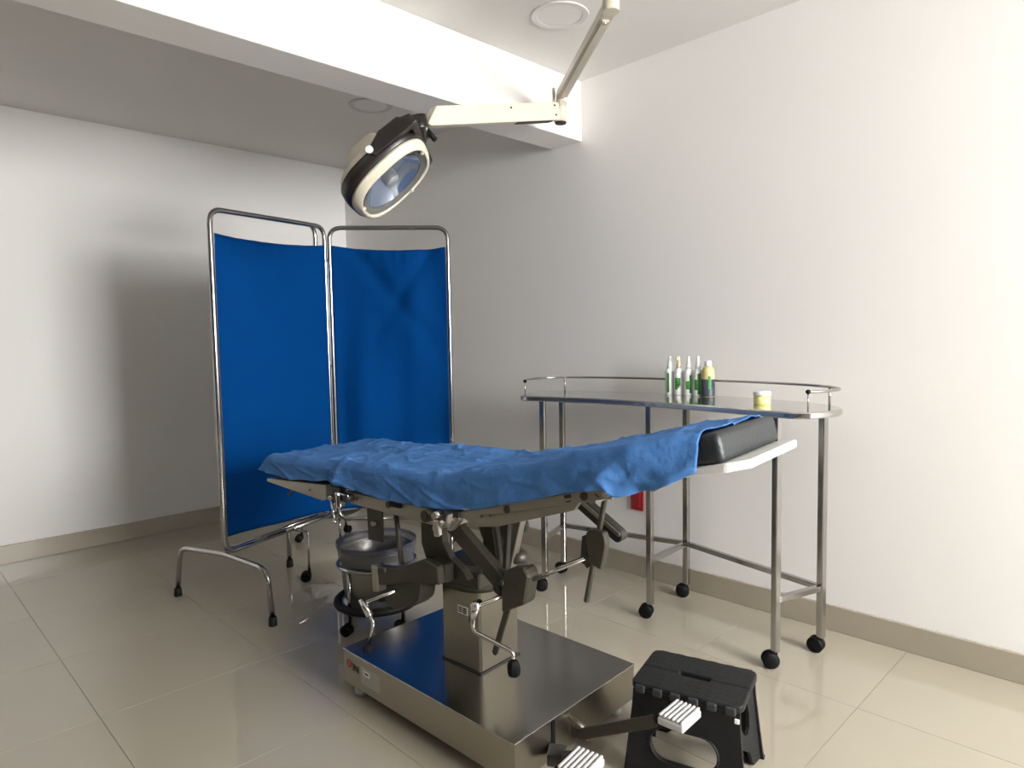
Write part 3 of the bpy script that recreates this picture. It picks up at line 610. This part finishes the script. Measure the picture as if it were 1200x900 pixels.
# hinge between foot and seat sections with its clamp and lever
c = MB(); c.box((-0.425, -0.25, 0.735), (0.045, 0.028, 0.030), None, 0.003); c.cyl((-0.437, -0.27, 0.708), (-0.437, -0.245, 0.708), 0.016); c.build('hinge_block', 'cast', ot)
c = MB(); c.box((-0.372, -0.286, 0.717), (0.022, 0.030, 0.056), Matrix.Rotation(-0.18, 3, 'Y'), 0.006); c.box((-0.345, -0.284, 0.735), (0.050, 0.024, 0.014), Matrix.Rotation(0.1, 3, 'Y'), 0.004); c.build('rail_clamp', 'chrome', ot)
c = MB(); c.box((-0.36, -0.302, 0.716), (0.014, 0.006, 0.040), None, 0.002); c.cyl((-0.33, -0.300, 0.728), (-0.33, -0.27, 0.728), 0.013); c.build('clamp_screw', 'dark', ot)
c = MB(); c.tube([(-0.425, -0.285, 0.712), (-0.398, -0.292, 0.640)], 0.0045, 10)
for p, r in (((-0.426, -0.286, 0.716), 0.010), ((-0.397, -0.292, 0.637), 0.008)): c.lathe([(0, -r), (r * .7, -r * .7), (r, 0), (r * .7, r * .7), (0, r)], c=p, n=14)
c.build('clamp_lever', 'chrome', ot)
# clamp at the seat/back joint
c = MB(); c.cyl((0.052, -0.300, 0.726), (0.052, -0.268, 0.726), 0.019); c.cyl((0.052, -0.306, 0.726), (0.052, -0.3, 0.726), 0.009); c.build('joint_clamp', 'cast', ot)
c = MB(); c.box((0.095, -0.290, 0.696), (0.024, 0.018, 0.052), Matrix.Rotation(-0.1, 3, 'Y'), 0.005); c.cyl((0.1, -0.31, 0.737), (0.1, -0.27, 0.737), 0.011); c.cyl((0.118, -0.306, 0.716), (0.118, -0.27, 0.716), 0.008); c.build('joint_bolt', 'chrome', ot)
c = MB(); c.box((0.150, -0.300, 0.728), (0.006, 0.020, 0.048), Matrix.Rotation(0.35, 3, 'Y')); c.build('clamp_tab', 'chrome', ot)
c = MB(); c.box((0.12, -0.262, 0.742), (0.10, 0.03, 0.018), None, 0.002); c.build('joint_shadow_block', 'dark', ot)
# padded sections under the drape
def pad(u0, z0, u1, z1, th, hw=0.235, name='pad', m='vinyl', bev=0.018):
    a = Vector((u0, 0, z0)); b_ = Vector((u1, 0, z1)); d = b_ - a; ang = -math.atan2(d.z, d.x)
    c = MB(); c.box((a + b_) / 2 + Vector((-math.sin(-ang) * th / 2, 0, math.cos(ang) * th / 2)), (d.length, hw * 2, th), Matrix.Rotation(ang, 3, 'Y'), bev); return c.build(name, m, ot)
pad(-0.86, 0.738, -0.46, 0.762, 0.045, name='foot_pad'); pad(-0.44, 0.76, 0.10, 0.762, 0.058, name='seat_pad'); pad(0.15, 0.775, 0.62, 0.900, 0.050, name='back_pad')
# head section: white plate and cushion
hp = MB(); poly = [(0.60, -0.205), (0.935, -0.205), (0.985, -0.175), (0.985, 0.175), (0.935, 0.205), (0.60, 0.205)]
zl = lambda x: 0.868 + (x - 0.62) * 0.225
hp.prism(poly, lambda x, y: (x, y, zl(x)), lambda x, y: (x, y, zl(x) + 0.022), bev=0.004); hp.build('head_plate', 'white', ot, label='white head section board')
c = MB(); c.cyl((0.756, -0.212, 0.884), (0.756, -0.195, 0.884), 0.010, 14); c.build('head_stud', 'chrome', ot)
hc = MB(); ang = -math.atan2(0.225, 1)
hc.box((0.852, 0.0, 0.9795), (0.15, 0.41, 0.072), Matrix.Rotation(ang, 3, 'Y'), 0.017, 4)
hcO = hc.build('head_cushion', 'vinyl', ot, label='black vinyl head cushion')
for f in hcO.data.polygons: f.use_smooth = True

# ------------------------------------------------------------------ blue drape lying on the table
dr = thing('surgical_drape', 'light blue disposable drape spread over the operating table', 'drape', (1.49, 1.69, 0), RZ)
def interp(tab, x):
    if x <= tab[0][0]: return tab[0][1]
    for (a, ya), (b, yb) in zip(tab[:-1], tab[1:]):
        if x <= b:
            t = (x - a) / (b - a); return ya + (yb - ya) * t
    return tab[-1][1]
TOP = [(-0.90, 0.806), (-0.86, 0.818), (-0.66, 0.824), (-0.50, 0.826), (-0.455, 0.828), (-0.40, 0.838), (-0.1, 0.842), (0.04, 0.840), (0.12, 0.850), (0.20, 0.868), (0.41, 0.912), (0.58, 0.958), (0.72, 0.996), (0.80, 1.013), (0.89, 1.030)]
HEM = [(-0.90, 0.762), (-0.86, 0.760), (-0.83, 0.757), (-0.74, 0.750), (-0.64, 0.752), (-0.52, 0.762), (-0.477, 0.768), (-0.42, 0.762), (-0.278, 0.752), (-0.122, 0.743), (0, 0.744), (0.116, 0.752), (0.235, 0.769), (0.351, 0.801), (0.57, 0.863), (0.66, 0.880), (0.685, 0.862), (0.72, 0.870), (0.755, 0.884), (0.79, 0.892), (0.816, 0.905), (0.875, 0.938), (0.90, 0.945)]
HW = [(-0.90, 0.262), (0.55, 0.262), (0.62, 0.262), (0.72, 0.258), (0.80, 0.238), (0.88, 0.215)]
def ridge(p, w): return max(0.0, 1 - abs(p) / w)
NU, NT, NS = 300, 84, 20
def drape_pt(i, j):
    u = -0.893 + (0.878 + 0.893) * (i / NU)
    if i < 0: u = -0.893
    zt, hem, hw = interp(TOP, u), interp(HEM, u), interp(HW, u)
    hem_f = hem + 0.0
    endt = max(0.0, 1 - (u + 0.893) / 0.045)       # rounds down over the foot end
    zt -= 0.020 * endt ** 2
    rc = 0.018
    nz = lambda s, a, b_: noise.noise(Vector((u * s, a, b_)))
    if j <= NS:                                   # near side
        t = j / NS; v = -hw - 0.006 - 0.008 * (1 - t); z = hem + (zt - rc - hem) * t
        fold = noise.noise(Vector((u * 8, t * 1.4, 3))) * 0.013 + noise.noise(Vector((u * 24, t * 3, 9))) * 0.003 + 0.007 * max(0, 1 - abs(noise.noise(Vector((u * 6 + t * 0.9, t * 0.8, 41)))) * 8)
        if u > 0.55: fold += 0.016 * ridge(u - 0.60 - 0.10 * t, 0.06) - 0.018 * ridge(u - 0.74 + 0.06 * t, 0.07)
        fold += -0.016 * ridge(u + 0.452 + 0.02 * (1 - t), 0.030) + 0.010 * ridge(u + 0.41, 0.03)
        fold *= min(1.0, (u + 0.893) / 0.08 + 0.05)
        v += -fold * (0.35 + 0.65 * (1 - t)) * min(1.0, 1.2 - 0.4 * t)
        if j == 0: z += 0.0
        if t < 0.5: z += 0.003 * noise.noise(Vector((u * 14, 5, 5))) * (1 - t)
        return (u, v, z)
    if j >= NS + NT:                              # far side
        t = (j - NS - NT) / NS; v = hw + 0.004 + 0.010 * t + 0.008 * noise.noise(Vector((u * 9, t, 33))); z = (zt - rc) + (hem_f - (zt - rc)) * t
        return (u, v, z)
    t = (j - NS) / NT                             # top with rounded edges
    s = -hw + 2 * hw * t
    v = s; e = hw - abs(s); z = zt
    if e < rc: z = zt - rc + math.sqrt(max(0, rc * rc - (rc - e) ** 2))
    # creases
    w = 0.0
    w += 0.0045 * nz(7, v * 7, 1) + 0.0020 * nz(26, v * 24, 2)
    r1 = 1 - abs(noise.noise(Vector((u * 4.0 + 0.6 * v, v * 4.5, 11)))) * 9; w += 0.0075 * max(0, r1) ** 1.3 * (1 if -0.45 < u < 0.5 else 0.6)
    r2 = 1 - abs(noise.noise(Vector((u * 8 + v * 3, v * 8, 21)))) * 7; w += 0.0045 * max(0, r2)
    r3 = 1 - abs(noise.noise(Vector((u * 15 - v * 6, v * 14, 31)))) * 6; w += 0.0022 * max(0, r3)
    w -= 0.016 * ridge(u + 0.452, 0.020) * (0.35 + 0.65 * max(0, -v / hw + 0.4))       # joint between foot and seat pads
    w += 0.010 * ridge(u + 0.405 + 0.12 * (v + hw), 0.03) * max(0, 0.3 - (v + hw)) * 3
    w -= 0.008 * ridge(v - 0.03 + 0.05 * math.sin(u * 3), 0.010)                       # long packing crease
    w -= 0.005 * ridge(u + 0.16 - 0.2 * v, 0.010)
    # gathers where the back section rises
    w += 0.010 * max(0, math.sin((v * 0.5 + u) * 46 + 2 * math.sin(v * 9))) ** 2 * ridge(u - 0.12, 0.16) * max(0.15, -v / hw)
    w += 0.010 * ridge(u - 0.565 - 0.25 * (v + hw), 0.05) * max(0, 1 - (v + hw) * 3)
    k = min(1, e / 0.03)
    z += w * (0.25 + 0.75 * k)
    return (u, v, z)
d = MB(); rows = []
NJ = NS * 2 + NT
# foot end flap: rows hanging below the first row
base = [drape_pt(0, j) for j in range(NJ + 1)]
for k in range(6, 0, -1):
    t = k / 6; row = []
    for j, p in enumerate(base):
        z = p[2]; zf = 0.757 if abs(p[1]) < 0.25 else 0.757 + 0.02
        z2 = min(z, z + (zf - z) * t) if z > zf else z
        row.append(d.bm.verts.new((p[0] - 0.006 * math.sin(t * 1.5) - 0.004 * noise.noise(Vector((p[1] * 12, t * 2, 4))), p[1] * (1 - 0.004 * t), z2)))
    rows.append(row)
for i in range(NU + 1): rows.append([d.bm.verts.new(drape_pt(i, j)) for j in range(NJ + 1)])
for a, b_ in zip(rows[:-1], rows[1:]):
    for j in range(NJ): d.face([a[j], b_[j], b_[j + 1], a[j + 1]], True)
do = d.build('drape_sheet', 'drape', dr, recalc=True)
sm = do.modifiers.new('s', 'SOLIDIFY'); sm.thickness = 0.0016; sm.offset = 0

# ------------------------------------------------------------------ ceiling mounted operating lamp
ol = thing('operating_lamp', 'cream ceiling mounted operating lamp on jointed arms above the table', 'lamp', (2.007, 1.503, ZC))
c = MB(); c.cyl((2.007, 1.503, 2.412), (2.007, 1.503, ZC - 0.025), 0.031, 28); c.build('ceiling_tube', 'cream', ol, world=True)
c = MB(); c.lathe([(0, 2.570), (0.05, 2.572), (0.095, 2.60), (0.105, ZC - 0.0005), (0, ZC - 0.0005)], c=(2.007, 1.503, 0), n=36); c.build('ceiling_canopy', 'cream', ol, world=True)
hubd = Vector((2.007, 1.503, 2.432)); jnt = Vector((2.482, 2.160, 2.400)); dirh = (jnt - hubd).normalized()
jn2 = Vector((2.500, 2.185, 2.415))
c = MB(); c.bar(hubd + dirh * 0.005, jnt - dirh * 0.035, 0.052, 0.034, bev=0.004); c.bar(hubd + dirh * 0.06 + Vector((0, 0, -0.020)), jnt - dirh * 0.06 + Vector((0, 0, -0.020)), 0.026, 0.008, bev=0.001); c.build('extension_arm', 'armg', ol, world=True)
c = MB(); pp = hubd + dirh * 0.075 + Vector((0, 0, -0.020)); c.cyl(pp, pp + Vector((0, 0, -0.006)), 0.008, 14); c.build('arm_screw', 'chrome', ol, world=True)
c = MB(); c.cyl((jnt.x, jnt.y, 2.282), (jnt.x, jnt.y, 2.375), 0.030, 28); c.build('elbow_joint', 'cream', ol, world=True)
c = MB(); c.cyl((jnt.x, jnt.y, 2.375), (jnt.x, jnt.y, 2.420), 0.020, 24); c.box(jnt + Vector((-0.022, 0.022, -0.002)), (0.03, 0.014, 0.085), Matrix.Rotation(math.radians(45), 3, 'Z'), 0.003); c.build('elbow_bracket', 'armg', ol, world=True)
c = MB(); c.cyl((jnt.x, jnt.y, 2.276), (jnt.x, jnt.y, 2.283), 0.027, 24); c.build('elbow_cap', 'brown', ol, world=True)
aR = Vector((2.456, 2.164, 2.325)); aL = Vector((1.735, 2.238, 2.166)); dv = (aL - aR); Ln = dv.length; dn = dv.normalized(); sidev = Vector((0, 0, 1)).cross(dn).normalized(); upv = dn.cross(sidev)
poly = [(0, -0.036), (0.02, -0.040), (Ln, -0.040), (Ln + 0.012, -0.030), (Ln - 0.045, 0.037), (0.02, 0.041), (0, 0.036)]
c = MB(); c.prism(poly, lambda x, z: aR + dn * x + upv * z - sidev * 0.026, lambda x, z: aR + dn * x + upv * z + sidev * 0.026, bev=0.003); sar = c.build('spring_arm', 'cream', ol, world=True)
c = MB()
for x, z in ((0.03, 0.025), (0.03, -0.018), (0.30, 0.020)):
    for s in (1, -1): c.cyl(aR + dn * x + upv * z + sidev * 0.0255 * s, aR + dn * x + upv * z + sidev * 0.028 * s, 0.005, 10)
c.build('arm_screw', 'brown', sar, world=True)
c = MB(); c.bar(aR + dn * 0.05 - upv * 0.042, aR + dn * 0.26 - upv * 0.042, 0.03, 0.004); c.build('arm_slot_cover', 'brown', sar, world=True)
# head, built round its own axis: z = direction of the light
Rw = Matrix((( _X.x, _X.y, _X.z), (_Y.x, _Y.y, _Y.z), (_Z.x, _Z.y, _Z.z)))
E1 = Rw @ Vector((0.728, 0.685, 0.0)); E3 = Rw @ Vector((0.678, -0.733, 0.055)).normalized(); E1 = (E1 - E3 * E1.dot(E3)).normalized(); E2 = E3.cross(E1)
HF = Matrix((E1, E2, E3)).transposed()
HC = Vector((1.580, 2.242, 1.873))
def hl(prof, name, m, sup=2.6, n=48, sx=1.0, sy=1.0, smooth=True, parent=None, cc=None):
    c = MB(); c.lathe(prof, c=HC if cc is None else cc, n=n, frame=HF, sx=sx, sy=sy, sup=sup, smooth=smooth); return c.build(name, m, parent or ol, world=True)
hl([(0.157, -0.012), (0.158, 0.000), (0.164, 0.004), (0.172, 0.000), (0.186, -0.020), (0.188, -0.030), (0.145, -0.030), (0.157, -0.012)], 'front_rim', 'cream', 2.7)
hl([(0.187, -0.030), (0.191, -0.032), (0.194, -0.060), (0.190, -0.086), (0.16, -0.09), (0.145, -0.03), (0.187, -0.030)], 'band', 'brown', 2.9)
hl([(0.184, -0.087), (0.172, -0.110), (0.140, -0.128), (0.10, -0.134), (0, -0.136)], 'back_shell', 'cream2', 3.0)
hl([(0.100, -0.128), (0.094, -0.140), (0.072, -0.192), (0.060, -0.200), (0, -0.201)], 'rear_housing', 'cream2', 5.0, n=40)
hl([(0.1565, -0.001), (0.140, -0.012), (0.136, -0.013), (0.136, -0.016), (0.1565, -0.013)], 'lens_ring', 'ringgrey', 2.3)
hl([(0.137, -0.015), (0.11, -0.050), (0.06, -0.072), (0, -0.080)], 'reflector', 'mirror', 2.0)
hl([(0.137, -0.014), (0.08, -0.010), (0, -0.008)], 'front_glass', 'glass', 2.0)
hl([(0, -0.020), (0.030, -0.020), (0.034, -0.026), (0.034, -0.050), (0.02, -0.07), (0, -0.07)], 'bulb_shield', 'ringgrey', 2.0, 24)
hl([(0, -0.0125), (0.024, -0.013), (0.026, -0.016), (0.030, -0.020), (0, -0.020)], 'bulb_cap', 'sticker', 2.0, 24)
for a in (0.35, -1.3, 2.9):
    q = HC + HF @ Vector((0.166 * math.cos(a), 0.166 * math.sin(a), 0.003)); c = MB(); c.box(q, (0.018, 0.012, 0.010), HF @ Matrix.Rotation(a, 3, 'Z'), 0.002); c.build('rim_clip', 'cream', ol, world=True)
def hp3(x, y, z): return HC + HF @ Vector((x, y, z))
for s in (1, -1):
    poly = [(-0.012, -0.078), (0.0, -0.088), (0.07, -0.112), (0.155, -0.106), (0.188, -0.070), (0.188, -0.040), (0.0, -0.050)]
    c = MB(); c.prism(poly, lambda x, z: hp3(x, 0.178 * s, z), lambda x, z: hp3(x, 0.205 * s, z), bev=0.003); c.build('yoke_plate', 'brown', ol, world=True)
    c = MB(); c.cyl(hp3(0.0, 0.203 * s, -0.080), hp3(0.0, 0.212 * s, -0.080), 0.014, 16); c.build('yoke_bolt', 'white', ol, world=True)
c = MB(); c.prism([(0.165, -0.10), (0.20, -0.085), (0.20, -0.045), (0.17, -0.04)], lambda x, z: hp3(x, -0.2, z), lambda x, z: hp3(x, 0.2, z), bev=0.004); c.build('yoke_bridge', 'brown', ol, world=True)
mb_ = hp3(0.190, 0.0, -0.075); sw = Vector((1.700, 2.240, 2.118))
c = MB(); c.cyl(sw + Vector((-0.008, 0, 0.045)), sw + Vector((0.012, 0, -0.045)), 0.036, 24); c.build('swivel', 'brown', ol, world=True)
c = MB(); c.bar(mb_, sw + Vector((0.004, 0, -0.012)), 0.06, 0.045, bev=0.006); c.build('swivel_bracket', 'brown', ol, world=True)
c = MB(); q = sw + Vector((0.030, -0.036, -0.022)); c.cyl(q + Vector((-0.012, 0.02, 0.02)), q + Vector((0.018, -0.008, -0.030)), 0.011, 12); c.build('swivel_knob', 'black', ol, world=True)
c = MB(); q = sw + Vector((0.004, -0.036, -0.018)); c.box(q, (0.014, 0.004, 0.020), Matrix.Rotation(0.4, 3, 'X'), 0.001); c.build('swivel_tag', 'white', ol, world=True)

# ------------------------------------------------------------------ folding step stool
c4 = [Vector((1.754, 1.178)), Vector((1.840, 0.862)), Vector((1.616, 0.796)), Vector((1.533, 1.088))]
cen = sum(c4, Vector((0, 0))) / 4
lx_ = ((c4[0] - c4[1]) + (c4[3] - c4[2])).normalized(); ang = math.atan2(lx_.y, lx_.x)
ss = thing('step_stool', 'black plastic folding step stool beside the steel base', 'stool', (cen.x, cen.y, 0), ang)
Lh, Wh, HT = 0.155, 0.114, 0.27       # half length, half width, height;  +y local = towards the viewer side
def rr(x0, y0, x1, y1, r, n=4):
    out = []
    for cx, cy, a in ((x1 - r, y1 - r, 0), (x0 + r, y1 - r, 90), (x0 + r, y0 + r, 180), (x1 - r, y0 + r, 270)):
        for k in range(n + 1): t = math.radians(a + 90 * k / n); out.append((cx + r * math.cos(t), cy + r * math.sin(t)))
    return out
def stad(cx, cy, hx, hy, n=8):
    r = min(hx, hy); out = []
    return rr(cx - hx, cy - hy, cx + hx, cy + hy, r * 0.999, n)
for s in (1, -1):
    b = MB(); y0, y1 = (0.0008, Wh) if s > 0 else (-Wh, -0.0008)
    sl = [(-0.045, 0.0008), (-0.045, 0.012), (0.045, 0.012), (0.045, 0.0008)]
    if s > 0: outer = [(-Lh, 0.0008), (-0.045, 0.0008), (-0.045, 0.011), (0.045, 0.011), (0.045, 0.0008), (Lh, 0.0008), (Lh, Wh - 0.02), (Lh - 0.006, Wh - 0.006), (Lh - 0.02, Wh), (-Lh + 0.02, Wh), (-Lh + 0.006, Wh - 0.006), (-Lh, Wh - 0.02)]
    else: outer = [(x, -y) for x, y in [(-Lh, 0.0008), (-0.045, 0.0008), (-0.045, 0.011), (0.045, 0.011), (0.045, 0.0008), (Lh, 0.0008), (Lh, Wh - 0.02), (Lh - 0.006, Wh - 0.006), (Lh - 0.02, Wh), (-Lh + 0.02, Wh), (-Lh + 0.006, Wh - 0.006), (-Lh, Wh - 0.02)]]
    b.prism(outer, lambda x, y: (x, y, HT - 0.020), lambda x, y: (x, y, HT), bev=0.003)
    for k in range(11):
        x = -0.135 + 0.027 * k
        for yy in (0.035, 0.06, 0.085):
            if abs(x) < 0.06 and yy < 0.03: continue
            b.cyl((x, s * yy, HT - 0.001), (x, s * yy, HT + 0.0012), 0.004, 8)
    b.build('step_half', 'stool', ss)
# knuckles on both long edges
for s in (1, -1):
    for k in range(6):
        x = -0.125 + 0.05 * k
        MB().box((x, s * (Wh + 0.002), HT - 0.014), (0.028, 0.014, 0.022), None, 0.004).build('hinge_knuckle', 'stoolpad', ss)
# broad leg panels with a big oval opening
for s in (1, -1):
    b = MB(); zt = HT - 0.022
    outer = [(-0.148, zt), (0.148, zt), (0.150, 0.20), (0.168, 0.022), (0.172, 0), (0.118, 0), (0.095, 0.022), (0.06, 0.034), (-0.06, 0.034), (-0.095, 0.022), (-0.118, 0), (-0.172, 0), (-0.168, 0.022), (-0.150, 0.20)]
    f = lambda x, z, o=0.0: (x, s * (Wh - 0.006 + (zt - z) * 0.10 + o), z)
    b.holed(outer, [stad(0.0, 0.115, 0.092, 0.045, 6)], lambda x, z: f(x, z, -0.011), lambda x, z: f(x, z, 0.0))
    o = b.build('leg_panel', 'stool', ss)
    rim = MB(); rim.tube([Vector(f(x, z, 0.0)) for x, z in stad(0.0, 0.115, 0.095, 0.048, 6)], 0.0035, 6, closed=True); rim.build('opening_rim', 'stool', o)
    pads = MB()
    for sx in (1, -1): pads.box((sx * 0.146, s * (Wh + 0.016), 0.004), (0.052, 0.018, 0.008), None, 0.002)
    pads.build('foot_pad', 'rubber', o)
# folding end panels: two leaves each, hinged slightly inwards at the middle
for e in (1, -1):
    for s in (1, -1):
        b = MB(); zt = HT - 0.024
        def g(q, z, o=0.0): 
            yb = (Wh - 0.016 + (zt - z) * 0.10); y = s * yb * q; xin = 0.142 + (zt - z) * 0.085 - 0.030 * (1 - q)
            return (e * (xin + o), y, z)
        outer = [(0.02, zt), (0.98, zt), (0.98, 0.004), (0.62, 0.004), (0.50, 0.05), (0.02, 0.085)]
        hole = [(0.16, 0.17), (0.22, 0.205), (0.34, 0.22), (0.48, 0.215), (0.60, 0.19), (0.64, 0.155), (0.60, 0.12), (0.46, 0.105), (0.30, 0.11), (0.18, 0.135)]
        b.holed(outer, [hole], lambda q, z: g(q, z, -0.009), lambda q, z: g(q, z, 0.0)); b.build('end_leaf', 'stool', ss)
MB().box((-0.143, Wh + 0.008, HT - 0.034), (0.012, 0.006, 0.012), None, 0.001).build('white_latch', 'white', ss, label='small white latch')
